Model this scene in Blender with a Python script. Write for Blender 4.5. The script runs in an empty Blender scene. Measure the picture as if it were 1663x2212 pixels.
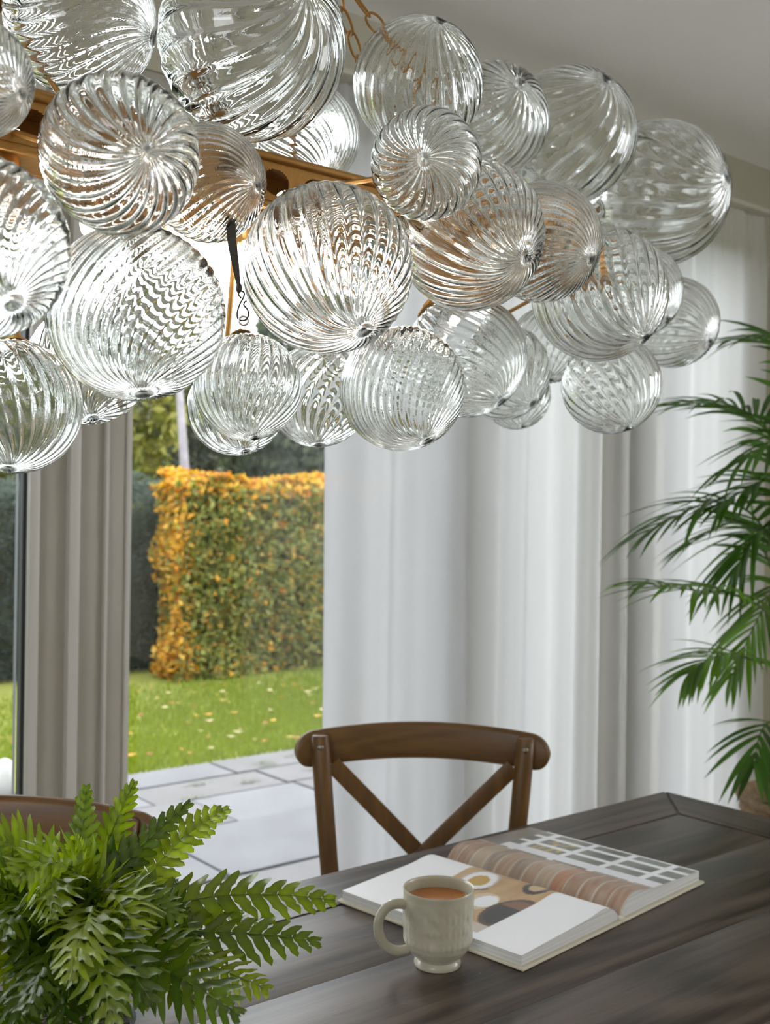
import bpy, bmesh, math, random
import numpy as np
from mathutils import Vector, Matrix, noise

sc = bpy.context.scene
COL = sc.collection
PI = math.pi
random.seed(7)
rs = np.random.default_rng(7)

# ------------------------------------------------------------------ camera, sky, light, exposure
# world: X runs along the window wall (receding right), Y towards the garden, Z up
FPX = 2350.0
FW = Vector((.629, .777, 0)).normalized()
RT = Vector((FW.y, -FW.x, 0)); UP = Vector((0, 0, 1))
ROLL = math.radians(.8)
RX = RT * math.cos(ROLL) + UP * math.sin(ROLL)
UX = UP * math.cos(ROLL) - RT * math.sin(ROLL)
EYE = Vector((0, 0, 1.3))
cam_d = bpy.data.cameras.new('camera')
cam = bpy.data.objects.new('camera', cam_d); COL.objects.link(cam)
cam.matrix_world = Matrix(((RX.x, UX.x, -FW.x, EYE.x), (RX.y, UX.y, -FW.y, EYE.y), (RX.z, UX.z, -FW.z, EYE.z), (0, 0, 0, 1)))
cam_d.sensor_fit = 'VERTICAL'; cam_d.sensor_height = 36; cam_d.lens = FPX / 2212 * 36
cam_d.clip_start = .02; cam_d.clip_end = 200
cam_d.dof.use_dof = True; cam_d.dof.focus_distance = .98; cam_d.dof.aperture_fstop = 38.2 / 1000 / .0038
sc.camera = cam

world = bpy.data.worlds.new('overcast_sky'); sc.world = world; world.use_nodes = True
wn = world.node_tree; wn.nodes.clear()
w_out = wn.nodes.new('ShaderNodeOutputWorld'); w_bg = wn.nodes.new('ShaderNodeBackground')
w_tc = wn.nodes.new('ShaderNodeTexCoord'); w_sep = wn.nodes.new('ShaderNodeSeparateXYZ'); w_rmp = wn.nodes.new('ShaderNodeValToRGB')
wn.links.new(w_tc.outputs['Generated'], w_sep.inputs[0]); wn.links.new(w_sep.outputs['Z'], w_rmp.inputs[0])
w_rmp.color_ramp.elements[0].position = 0; w_rmp.color_ramp.elements[0].color = (.92, .945, 1.0, 1)
w_rmp.color_ramp.elements[1].position = 1; w_rmp.color_ramp.elements[1].color = (1.0, 1.0, 1.02, 1)
wn.links.new(w_rmp.outputs[0], w_bg.inputs[0]); w_bg.inputs[1].default_value = 5.2
wn.links.new(w_bg.outputs[0], w_out.inputs[0])

sun_d = bpy.data.lights.new('sun', 'SUN'); sun = bpy.data.objects.new('sun', sun_d); COL.objects.link(sun)
sun_d.energy = 2.0; sun_d.angle = math.radians(12); sun_d.color = (1, .95, .86)
sun.rotation_euler = Vector((-.55, -1.0, -.85)).to_track_quat('-Z', 'Y').to_euler()

sc.view_settings.view_transform = 'Standard'; sc.view_settings.look = 'None'
sc.view_settings.exposure = 0.72; sc.view_settings.gamma = 1; sc.view_settings.use_curve_mapping = False
cy = sc.cycles
cy.max_bounces = 17; cy.transmission_bounces = 16; cy.glossy_bounces = 6; cy.diffuse_bounces = 4; cy.transparent_max_bounces = 12
cy.sample_clamp_indirect = 6; cy.sample_clamp_direct = 0; cy.blur_glossy = 0
cy.use_denoising = True; cy.adaptive_threshold = .018

def ray(px, py): return FW + RX * ((px - 831.5) / FPX) - UX * ((py - 1106) / FPX)
def on_y(px, py, Y): v = ray(px, py); return EYE + v * (Y / v.y)
def on_z(px, py, Z): v = ray(px, py); return EYE + v * ((Z - EYE.z) / v.z)
def at_d(px, py, d): return EYE + ray(px, py) * d

# ------------------------------------------------------------------ helpers
def link(o, parent=None):
    COL.objects.link(o)
    if parent is not None: o.parent = parent
    return o
def tag(o, label=None, cat=None, group=None, kind=None):
    if label: o['label'] = label
    if cat: o['category'] = cat
    if group: o['group'] = group
    if kind: o['kind'] = kind
    return o
def empty(name, loc=(0, 0, 0), rz=0):
    o = bpy.data.objects.new(name, None); o.location = loc; o.rotation_euler = (0, 0, rz); o.empty_display_size = .1
    return link(o)
def pmesh(name, verts, faces, m, parent=None, smooth=False, cols=None, uvs=None):
    me = bpy.data.meshes.new(name)
    me.from_pydata([tuple(v) for v in verts], [], faces)
    if cols is not None:
        a = me.color_attributes.new('Col', 'FLOAT_COLOR', 'POINT')
        c = np.ones((len(verts), 4), np.float32); c[:, :3] = np.asarray(cols)
        a.data.foreach_set('color', c.ravel())
    if smooth: me.shade_smooth()
    me.materials.append(m); me.update()
    return link(bpy.data.objects.new(name, me), parent)
def np_mesh(name, V, Fq, m, parent=None, smooth=True, cols=None):
    """V (n,3) array, Fq (m,k) array of polygons all with k corners"""
    me = bpy.data.meshes.new(name); V = np.asarray(V, np.float32); Fq = np.asarray(Fq, np.int32)
    k = Fq.shape[1]
    me.vertices.add(len(V)); me.vertices.foreach_set('co', V.ravel())
    me.loops.add(Fq.size); me.loops.foreach_set('vertex_index', Fq.ravel())
    me.polygons.add(len(Fq)); me.polygons.foreach_set('loop_start', np.arange(0, Fq.size, k, dtype=np.int32))
    me.update(calc_edges=True)
    me.polygons.foreach_set('use_smooth', np.full(len(Fq), smooth))
    if cols is not None:
        a = me.color_attributes.new('Col', 'FLOAT_COLOR', 'POINT')
        c = np.ones((len(V), 4), np.float32); c[:, :3] = cols
        a.data.foreach_set('color', c.ravel())
    me.validate(); me.materials.append(m)
    if name is None: return me
    return link(bpy.data.objects.new(name, me), parent)

class MB:
    def __init__(s): s.bm = bmesh.new()
    def box(s, lo, hi, bev=0, rot=None):
        c = [(a + b) / 2 for a, b in zip(lo, hi)]; d = [abs(b - a) for a, b in zip(lo, hi)]
        r = bmesh.ops.create_cube(s.bm, size=1)
        vs = r['verts']
        for v in vs: v.co = Vector((v.co.x * d[0], v.co.y * d[1], v.co.z * d[2]))
        if bev > 0:
            es = list({e for v in vs for e in v.link_edges})
            g = bmesh.ops.bevel(s.bm, geom=es, offset=bev, segments=2, affect='EDGES', profile=.6)
            vs = list({v for f in g['faces'] for v in f.verts} | {v for v in vs if v.is_valid})
        M = Matrix.Translation(c)
        if rot is not None: M = M @ rot.to_4x4()
        for v in vs: v.co = M @ v.co
        return s
    def tube(s, pts, rad, n=12, flat=None, cap=True):
        """pts list of Vectors; rad scalar or list; flat=(w,h) factors with side vector"""
        pts = [Vector(p) for p in pts]; N = len(pts)
        rad = [rad] * N if not hasattr(rad, '__len__') else rad
        rings = []; prev = None
        for i, p in enumerate(pts):
            t = (pts[min(i + 1, N - 1)] - pts[max(i - 1, 0)]).normalized()
            if prev is None:
                a = Vector((0, 0, 1)) if abs(t.z) < .9 else Vector((0, 1, 0))
                u = t.cross(a).normalized()
            else: u = (prev - t * prev.dot(t)).normalized()
            prev = u; w = t.cross(u)
            f = flat or (1, 1)
            rings.append([s.bm.verts.new(p + u * (math.cos(2 * PI * k / n) * rad[i] * f[0]) + w * (math.sin(2 * PI * k / n) * rad[i] * f[1])) for k in range(n)])
        for a, b in zip(rings, rings[1:]):
            for k in range(n): s.bm.faces.new((a[k], a[(k + 1) % n], b[(k + 1) % n], b[k]))
        if cap: s.bm.faces.new(rings[0][::-1]); s.bm.faces.new(rings[-1])
        return s
    def closed(s, pts, rad, n=8):
        pts = [Vector(p) for p in pts]; N = len(pts); c = sum(pts, Vector()) / N
        nor = (pts[0] - c).cross(pts[N // 4] - c).normalized(); rings = []
        for i, p in enumerate(pts):
            t = (pts[(i + 1) % N] - pts[i - 1]).normalized(); u = t.cross(nor).normalized()
            rings.append([s.bm.verts.new(p + u * math.cos(2 * PI * k / n) * rad + nor * math.sin(2 * PI * k / n) * rad) for k in range(n)])
        for i in range(N):
            a, b = rings[i], rings[(i + 1) % N]
            for k in range(n): s.bm.faces.new((a[k], a[(k + 1) % n], b[(k + 1) % n], b[k]))
        return s
    def lathe(s, prof, n=48, M=None, fn=None):
        rings = []
        for (r, z) in prof:
            row = []
            for k in range(n):
                a = 2 * PI * k / n; rr = r
                if fn: rr = r + fn(a, z)
                v = Vector((rr * math.cos(a), rr * math.sin(a), z))
                row.append(s.bm.verts.new(M @ v if M else v))
            rings.append(row)
        for a, b in zip(rings, rings[1:]):
            for k in range(n): s.bm.faces.new((a[k], a[(k + 1) % n], b[(k + 1) % n], b[k]))
        if prof[0][0] < 1e-3 or True: s.bm.faces.new(rings[0][::-1])
        s.bm.faces.new(rings[-1])
        return s
    def strip(s, rows):
        """rows: list of lists of points -> grid"""
        g = [[s.bm.verts.new(Vector(p)) for p in r] for r in rows]
        for a, b in zip(g, g[1:]):
            for k in range(len(a) - 1): s.bm.faces.new((a[k], a[k + 1], b[k + 1], b[k]))
        return s
    def build(s, name, m, parent=None, smooth=True, angle=40):
        bmesh.ops.recalc_face_normals(s.bm, faces=s.bm.faces)
        me = bpy.data.meshes.new(name); s.bm.to_mesh(me); s.bm.free()
        if smooth:
            me.shade_smooth()
            me.set_sharp_from_angle(angle=math.radians(angle))
        me.materials.append(m)
        return link(bpy.data.objects.new(name, me), parent)
def mesh_copy(o, parent=None):
    c = o.copy(); COL.objects.link(c)
    if parent is not None: c.parent = parent
    return c
def copy_tree(o, parent=None):
    c = mesh_copy(o, parent)
    for ch in list(o.children): copy_tree(ch, c)
    return c

# ------------------------------------------------------------------ materials
def mat(name, col=(.5, .5, .5), rough=.5, metal=0, **kw):
    m = bpy.data.materials.new(name); m.use_nodes = True
    b = m.node_tree.nodes['Principled BSDF']
    b.inputs['Base Color'].default_value = (*col, 1); b.inputs['Roughness'].default_value = rough; b.inputs['Metallic'].default_value = metal
    for k, v in kw.items():
        b.inputs[k.replace('_', ' ')].default_value = v
    return m
def N(m, t, **kw):
    n = m.node_tree.nodes.new('ShaderNode' + t)
    for k, v in kw.items():
        if k in n.inputs.keys(): n.inputs[k].default_value = v
        else: setattr(n, k, v)
    return n
def L(m, a, b): m.node_tree.links.new(a, b)
def BS(m): return m.node_tree.nodes['Principled BSDF']
def ramp(m, src, stops):
    r = N(m, 'ValToRGB'); e = r.color_ramp.elements
    while len(e) < len(stops): e.new(.5)
    for el, (p, c) in zip(e, stops): el.position = p; el.color = (*c, 1)
    L(m, src, r.inputs[0]); return r
def noise_mat(name, c1, c2, scale=8, rough=.6, bump=0, bscale=None, vec='Object', stretch=None, detail=4, metal=0):
    m = mat(name, c1, rough, metal)
    tc = N(m, 'TexCoord'); mp = N(m, 'Mapping'); L(m, tc.outputs[vec], mp.inputs[0])
    if stretch: mp.inputs['Scale'].default_value = stretch
    nz = N(m, 'TexNoise'); nz.inputs['Scale'].default_value = scale; nz.inputs['Detail'].default_value = detail
    L(m, mp.outputs[0], nz.inputs[0])
    r = ramp(m, nz.outputs[0], [(.3, c1), (.7, c2)]); L(m, r.outputs[0], BS(m).inputs['Base Color'])
    if bump:
        n2 = N(m, 'TexNoise'); n2.inputs['Scale'].default_value = bscale or scale * 4; n2.inputs['Detail'].default_value = 3
        L(m, mp.outputs[0], n2.inputs[0])
        b = N(m, 'Bump'); b.inputs['Strength'].default_value = bump; b.inputs['Distance'].default_value = .01
        L(m, n2.outputs[0], b.inputs['Height']); L(m, b.outputs[0], BS(m).inputs['Normal'])
    return m
def wood_mat(name, dark, light, rough=.4, axis=0, scale=1.0, bump=.15, spec=.5):
    """grain runs along object axis"""
    m = mat(name, dark, rough); tc = N(m, 'TexCoord'); mp = N(m, 'Mapping'); L(m, tc.outputs['Object'], mp.inputs[0])
    s = [22 * scale] * 3; s[axis] = 1.3 * scale; mp.inputs['Scale'].default_value = s
    n1 = N(m, 'TexNoise'); n1.inputs['Scale'].default_value = 1.6; n1.inputs['Detail'].default_value = 8; n1.inputs['Roughness'].default_value = .65; n1.inputs['Distortion'].default_value = .6
    L(m, mp.outputs[0], n1.inputs[0])
    mp2 = N(m, 'Mapping'); s2 = [5 * scale] * 3; s2[axis] = .7 * scale; mp2.inputs['Scale'].default_value = s2; L(m, tc.outputs['Object'], mp2.inputs[0])
    n2 = N(m, 'TexNoise'); n2.inputs['Scale'].default_value = 1; n2.inputs['Detail'].default_value = 2; n2.inputs['Distortion'].default_value = .5; L(m, mp2.outputs[0], n2.inputs[0])
    wv = N(m, 'Math', operation='MULTIPLY'); wv.inputs[1].default_value = 60; L(m, n2.outputs[0], wv.inputs[0])
    sn = N(m, 'Math', operation='SINE'); L(m, wv.outputs[0], sn.inputs[0])
    mx = N(m, 'Math', operation='MULTIPLY_ADD'); mx.inputs[1].default_value = .12; L(m, sn.outputs[0], mx.inputs[0]); L(m, n1.outputs[0], mx.inputs[2])
    r = ramp(m, mx.outputs[0], [(.36, dark), (.52, tuple((a + b) / 2 for a, b in zip(dark, light))), (.68, light)])
    L(m, r.outputs[0], BS(m).inputs['Base Color'])
    b = N(m, 'Bump'); b.inputs['Strength'].default_value = bump; b.inputs['Distance'].default_value = .002
    L(m, mx.outputs[0], b.inputs['Height']); L(m, b.outputs[0], BS(m).inputs['Normal'])
    BS(m).inputs['Specular IOR Level'].default_value = spec
    return m
def leaf_mat(name, col=None, trans=.4, rough=.45, attr=True, spec=.5):
    m = mat(name, col or (.1, .2, .05), rough); b = BS(m); b.inputs['Specular IOR Level'].default_value = spec
    t = N(m, 'BsdfTranslucent'); mx = N(m, 'MixShader'); mx.inputs[0].default_value = trans
    if attr:
        a = N(m, 'Attribute'); a.attribute_name = 'Col'; L(m, a.outputs['Color'], b.inputs['Base Color'])
        hs = N(m, 'HueSaturation'); hs.inputs['Saturation'].default_value = 1.25; hs.inputs['Value'].default_value = 1.5; L(m, a.outputs['Color'], hs.inputs['Color'])
        L(m, hs.outputs[0], t.inputs[0])
    else: t.inputs[0].default_value = (*[min(1, c * 1.6) for c in col], 1)
    out = m.node_tree.nodes['Material Output']
    L(m, b.outputs[0], mx.inputs[1]); L(m, t.outputs[0], mx.inputs[2]); L(m, mx.outputs[0], out.inputs[0])
    return m
def pane_mat(name):
    m = mat(name, (1, 1, 1), 0); nt = m.node_tree; nt.nodes.remove(BS(m))
    tr = N(m, 'BsdfTransparent'); tr.inputs[0].default_value = (.93, .95, .95, 1)
    gl = N(m, 'BsdfGlossy'); gl.inputs['Roughness'].default_value = .02
    fr = N(m, 'Fresnel'); fr.inputs[0].default_value = 1.5; mx = N(m, 'MixShader')
    L(m, fr.outputs[0], mx.inputs[0]); L(m, tr.outputs[0], mx.inputs[1]); L(m, gl.outputs[0], mx.inputs[2])
    L(m, mx.outputs[0], nt.nodes['Material Output'].inputs[0]); return m
def glass_mat(name):
    m = mat(name, (1, 1, 1), 0); nt = m.node_tree; nt.nodes.remove(BS(m))
    g = N(m, 'BsdfGlass'); g.inputs['IOR'].default_value = 1.48; g.inputs['Color'].default_value = (.985, .99, .985, 1); g.inputs['Roughness'].default_value = 0
    L(m, g.outputs[0], nt.nodes['Material Output'].inputs[0]); return m
def emit_mat(name, col, s):
    m = mat(name, col, .5); b = BS(m); b.inputs['Emission Color'].default_value = (*col, 1); b.inputs['Emission Strength'].default_value = s; return m
def fabric_mat(name, col, trans=.85, transp=.22):
    m = mat(name, col, .9); b = BS(m); b.inputs['Specular IOR Level'].default_value = .1
    tc = N(m, 'TexCoord'); mp = N(m, 'Mapping'); L(m, tc.outputs['Object'], mp.inputs[0]); mp.inputs['Scale'].default_value = (260, 260, 500)
    nz = N(m, 'TexNoise'); nz.inputs['Scale'].default_value = 1; L(m, mp.outputs[0], nz.inputs[0])
    r = ramp(m, nz.outputs[0], [(.2, tuple(c * .9 for c in col)), (.8, col)]); L(m, r.outputs[0], b.inputs['Base Color'])
    t = N(m, 'BsdfTranslucent'); t.inputs[0].default_value = (*col, 1); mx = N(m, 'MixShader'); mx.inputs[0].default_value = trans
    tp = N(m, 'BsdfTransparent'); mx2 = N(m, 'MixShader'); mx2.inputs[0].default_value = transp
    L(m, b.outputs[0], mx.inputs[1]); L(m, t.outputs[0], mx.inputs[2]); L(m, mx.outputs[0], mx2.inputs[1]); L(m, tp.outputs[0], mx2.inputs[2])
    L(m, mx2.outputs[0], m.node_tree.nodes['Material Output'].inputs[0]); return m

M_ceil = noise_mat('ceiling_paint', (.80, .775, .74), (.83, .805, .77), 3, .8)
M_wall = noise_mat('wall_paint', (.40, .38, .29), (.43, .41, .32), 3, .75)
M_floor = noise_mat('pale_limestone_floor', (.56, .54, .50), (.66, .64, .60), 3, .4)
M_joinery = noise_mat('painted_joinery', (.36, .335, .28), (.385, .36, .305), 5, .45)
M_bead = mat('pale_bead_paint', (.52, .50, .46), .4)
M_gasket = mat('dark_gasket', (.05, .055, .06), .5)
M_pane = pane_mat('window_pane')
M_glass = glass_mat('blown_glass')
M_brass = noise_mat('gilded_metal', (.36, .18, .045), (.44, .23, .065), 30, .42, metal=.7, bump=.1)
M_iron = noise_mat('dark_bronze', (.035, .03, .022), (.05, .044, .034), 40, .6, metal=0)
M_steel = mat('brushed_steel', (.62, .6, .56), .25, 1)
M_bulb = emit_mat('frosted_lamp', (1, .97, .92), 17)
M_curtain = fabric_mat('voile_curtain', (.96, .96, .965))
M_linen = fabric_mat('lined_curtain', (.74, .74, .76), .55, .03)
M_table = wood_mat('dark_oak_table', (.022, .015, .011), (.088, .064, .048), .38, 0, 1.0, .25, .38)
M_tableend = wood_mat('dark_oak_table_end', (.022, .015, .011), (.088, .064, .048), .38, 1, 1.0, .25, .38)
M_chair = wood_mat('brown_bent_wood', (.115, .054, .014), (.165, .080, .022), .42, 2, 1.5, .04)
M_rail = wood_mat('brown_bent_rail', (.115, .054, .014), (.165, .080, .022), .42, 0, 1.5, .04)
M_rivet = mat('aged_rivet', (.3, .27, .22), .35, 1)
M_cane = noise_mat('woven_cane', (.35, .24, .12), (.5, .36, .2), 120, .6, .4)
M_ceramic = mat('cream_ceramic', (.47, .445, .345), .2)
M_tea = mat('milky_tea', (.36, .13, .03), .12)
M_paper = mat('page_paper', (.83, .83, .86), .45)
M_edge = noise_mat('page_edges', (.42, .42, .40), (.72, .71, .68), 1, .7, stretch=(2, 2, 1600))
M_cover = mat('cream_cover', (.58, .54, .42), .6)
M_leaf = leaf_mat('fern_leaf', trans=.40, rough=.34)
M_palm = leaf_mat('palm_leaf', trans=.3, rough=.45)
M_hedge = leaf_mat('garden_leaf', trans=.35, rough=.6, spec=.15)
M_bark = noise_mat('bark', (.13, .115, .125), (.19, .17, .18), 10, .9, .5)
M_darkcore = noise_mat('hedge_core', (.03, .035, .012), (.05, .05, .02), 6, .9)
M_grass = noise_mat('lawn_turf', (.095, .105, .008), (.145, .15, .016), 1.3, .9, .6, 60, detail=6)
M_stone = noise_mat('blue_grey_sandstone', (.034, .0345, .042), (.066, .067, .080), 2.2, .65, .25, 14, detail=6)
M_joint = noise_mat('patio_joint', (.014, .014, .013), (.024, .024, .02), 20, .9)
M_soil = noise_mat('potting_soil', (.03, .02, .012), (.07, .045, .03), 40, .95, .8)
M_basket = noise_mat('woven_seagrass', (.24, .15, .08), (.42, .30, .18), 60, .8, .5)
M_white_stone = noise_mat('white_glazed_stone', (.30, .30, .29), (.36, .36, .35), 8, .4)
M_pot = mat('grey_glazed_pot', (.03, .028, .025), .5)
M_track = mat('painted_track', (.50, .48, .40), .5)
# ------------------------------------------------------------------ room shell
YW = 2.27          # inner face of the window wall
HC = 2.6
XL, XR, YB = -3.2, 4.3, -3.0
def slab(name, lo, hi, m, bev=0): return tag(MB().box(lo, hi, bev).build(name, m, None, False), kind='structure')
slab('floor', (XL, YB, -.12), (XR, YW + .3, 0), M_floor)
slab('ceiling', (XL, YB, HC), (XR, YW + .3, HC + .15), M_ceil)
wr = MB().box((XR, YB, 0), (XR + .15, -2.2, HC)); wr.box((XR, -.2, 0), (XR + .15, YW + .3, HC)); wr.box((XR, -2.2, 2.25), (XR + .15, -.2, HC)); wr.box((XR, -2.2, 0), (XR + .15, -.2, .9))  # unseen window opening added so sky light brightens the ceiling
tag(wr.build('wall_right', M_wall, None, False), kind='structure')
slab('wall_back', (XL, YB - .15, 0), (XR, YB, HC), M_wall)
wl = MB()
wl.box((XL - .15, YB, 0), (XL, -1.9, HC)); wl.box((XL - .15, -.1, 0), (XL, YW + .3, HC)); wl.box((XL - .15, -1.9, 2.2), (XL, -.1, HC)); wl.box((XL - .15, -1.9, 0), (XL, -.1, .9))  # out-of-view opening added to admit sky light as fill, sized for its strength
tag(wl.build('wall_left', M_wall, None, False), kind='structure')
# window wall with its openings (x ranges)
OPEN = [(-1.9, .861), (1.099, 2.00), (2.06, 2.58), (2.79, 3.36)]
ZT = 2.3
ww = MB()
ww.box((XL, YW, ZT), (XR, YW + .3, HC))
prev = XL
for a, b in OPEN:
    if abs(a - 1.099) > .01: ww.box((prev, YW, 0), (a, YW + (.3 if prev < 0 else .16), ZT))
    prev = b
ww.box((prev, YW, 0), (XR, YW + .3, ZT))
tag(ww.build('wall_front', M_wall, None, False), kind='structure')
# painted door post between the two left openings, with its raised strips
post = MB().box((.866, YW + .0, 0), (1.096, YW + .06, ZT), .003).build('trim_1', M_joinery, None)
tag(post, kind='structure')
for x0, x1, dy in ((.861, .884, .018), (.947, .972, .022), (1.0325, 1.041, .014)):
    MB().box((x0, YW - dy, 0), (x1, YW + .002, ZT), .004).build('bead', M_bead, post)
MB().box((1.086, YW - .006, 0), (1.099, YW + .002, ZT), .003).build('bead', M_bead, post)
MB().box((.857, YW + .012, 0), (.8655, YW + .055, ZT)).build('gasket', M_gasket, post)
MB().box((1.0965, YW + .03, 0), (1.101, YW + .055, ZT)).build('gasket', M_gasket, post)
for i, (a, b) in enumerate(OPEN):
    fr = MB(); w = .05; y0, y1 = (YW + .05, YW + .11) if i > 1 else (YW + .005, YW + .06); ym = (y0 + y1) / 2
    e = .004
    fr.box((a + e, y0, ZT - w), (b - e, y1, ZT), .004); fr.box((a + e, y0, 0.001), (b - e, y1, .07), .004)
    if i > 1:
        fr.box((a + e, y0, .07), (a + w, y1, ZT - w), .004); fr.box((b - w, y0, .07), (b - e, y1, ZT - w), .004)
    elif i == 0: fr.box((a + e, y0, .07), (a + w, y1, ZT - w), .004); fr.box((-.6, y0, .07), (-.52, y1, ZT - w), .004)
    else: fr.box((b - w, y0, .07), (b - e, y1, ZT - w), .004)
    f = tag(fr.build('window_%d' % (i + 1), M_joinery, None), kind='structure')
    MB().box((a + .005, ym - .003, .06), (b - .005, ym + .003, ZT - .04)).build('pane', M_pane, f, False)
sk = tag(MB().box((3.31, YW - .018, 0), (XR, YW, .12), .004).build('baseboard_front', M_bead, None), kind='structure')

# ------------------------------------------------------------------ curtains
def fold_profile(seed, n, x0, x1, dens, amp):
    r = random.Random(seed); xs = np.linspace(x0, x1, n); ph = np.zeros(n); p = 0
    k1 = [r.uniform(0, 9) for _ in range(6)]
    ys = np.zeros(n)
    for i, x in enumerate(xs):
        f = dens * (1 + .45 * math.sin(x * 5.1 + k1[0]) * math.sin(x * 2.3 + k1[1]))
        p += f * (x1 - x0) / n * 2 * PI; ph[i] = p
        a = amp * (.65 + .35 * math.sin(x * 7 + k1[2]))
        ys[i] = a * (math.sin(p) + .16 * math.sin(2 * p + k1[3]) + .05 * math.sin(3.3 * p))
    return xs, ys, ph
def curtain(label, seed, x0, x1, y, dens, amp, drift, m=M_curtain):
    n, mrow = 520, 26; ztop, zbot = 2.345, .02
    xs, ys, ph = fold_profile(seed, n, x0, x1, dens, amp)
    V = []
    for j in range(mrow):
        t = j / (mrow - 1); z = ztop + (zbot - ztop) * t
        head = max(0, 1 - t * 14)
        k = 1 - .45 * head + .12 * t
        wob = drift * t * np.sin(xs * 3.7 + seed) + .006 * np.sin(xs * 17 + t * 5 + seed)
        pin = .006 * head * np.sin(xs * 2 * PI / .028)
        V.append(np.stack([xs + wob * .7 + .008 * t * np.sin(ph * .5), y + ys * k + wob * .25 + pin, np.full(n, z)], 1))
    V = np.concatenate(V); idx = np.arange(n * mrow).reshape(mrow, n)
    Fq = np.stack([idx[:-1, :-1], idx[:-1, 1:], idx[1:, 1:], idx[1:, :-1]], -1).reshape(-1, 4)
    o = np_mesh('curtain', V, Fq, m)
    tag(o, label, 'curtain', 'sheer curtains')
    return o
curtain('narrow gathered pale grey curtain panel beside the clear glass door', 3, 1.525, 2.0, 2.12, 6.2, .032, .012, M_linen)
curtain('wide white voile curtain panel between the gathered panel and the palm', 8, 1.985, 3.40, 2.13, 7.0, .034, .02)
trk = tag(MB().box((1.4, 2.09, 2.348), (3.42, 2.15, 2.362), .003).build('curtain_track', M_track), 'pale curtain track above both voile curtain panels', 'curtain track')
for x in (1.55, 2.3, 3.3): MB().box((x - .01, 2.145, 2.35), (x + .01, YW + .005, 2.36)).build('bracket', M_track, trk, False)

# ------------------------------------------------------------------ table
TZ = .76
TX0, TX1, TY0, TY1, BW = -.55, 1.777, .16, 1.31, .115
table = tag(empty('dining_table', ((TX0 + TX1) / 2, (TY0 + TY1) / 2, 0)), 'long dark-stained oak dining table under the glass chandelier', 'table')
def tb(name, lo, hi, m, bev=.002):
    c = table.location; c3 = [(a + b) / 2 for a, b in zip(lo, hi)]
    o = MB().box([a - b for a, b in zip(lo, c3)], [a - b for a, b in zip(hi, c3)], bev).build(name, m, table)
    o.location = [a - b for a, b in zip(c3, c)]; return o
TT = .035
def prism(name, pts, z0, z1, m, bev=.002):
    bm = bmesh.new(); lo = [bm.verts.new((x, y, z0)) for x, y in pts]; hi = [bm.verts.new((x, y, z1)) for x, y in pts]; n = len(pts)
    bm.faces.new(lo[::-1]); bm.faces.new(hi)
    for k in range(n): bm.faces.new((lo[k], lo[(k + 1) % n], hi[(k + 1) % n], hi[k]))
    bmesh.ops.bevel(bm, geom=bm.edges[:], offset=bev, segments=2, affect='EDGES')
    me = bpy.data.meshes.new(name); bm.to_mesh(me); bm.free(); me.materials.append(m); me.shade_smooth(); me.set_sharp_from_angle(angle=.6)
    o = link(bpy.data.objects.new(name, me), table); o.location = -table.location; return o
g = .0012
prism('border_board', [(TX0, TY1), (TX1, TY1), (TX1 - BW, TY1 - BW), (TX0 + BW, TY1 - BW)][::-1], TZ - TT, TZ, M_table)
prism('border_board', [(TX0, TY0), (TX1, TY0), (TX1 - BW, TY0 + BW), (TX0 + BW, TY0 + BW)], TZ - TT, TZ, M_table)
prism('border_board', [(TX1, TY0 + g), (TX1, TY1 - g), (TX1 - BW + g, TY1 - BW), (TX1 - BW + g, TY0 + BW)], TZ - TT, TZ, M_tableend)
prism('border_board', [(TX0, TY0 + g), (TX0, TY1 - g), (TX0 + BW - g, TY1 - BW), (TX0 + BW - g, TY0 + BW)][::-1], TZ - TT, TZ, M_tableend)
ny = 5; yy0, yy1 = TY0 + BW + .0025, TY1 - BW - .0025
for k in range(ny):
    a = yy0 + (yy1 - yy0) * k / ny; b = yy0 + (yy1 - yy0) * (k + 1) / ny
    tb('plank', (TX0 + BW + .0025, a + .0001, TZ - TT), (TX1 - BW - .0025, b - .0001, TZ - .0006), M_table, .0006)
for x in (TX0 + .1, TX1 - .19):
    for y in (TY0 + .1, TY1 - .19): tb('leg', (x, y, 0), (x + .09, y + .09, TZ - TT), M_table, .004)
for y in (TY0 + .12, TY1 - .145): tb('apron', (TX0 + .19, y, TZ - TT - .09), (TX1 - .19, y + .025, TZ - TT), M_table)
for x in (TX0 + .12, TX1 - .145): tb('apron', (x, TY0 + .19, TZ - TT - .09), (x + .025, TY1 - .19, TZ - TT), M_tableend)

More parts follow.
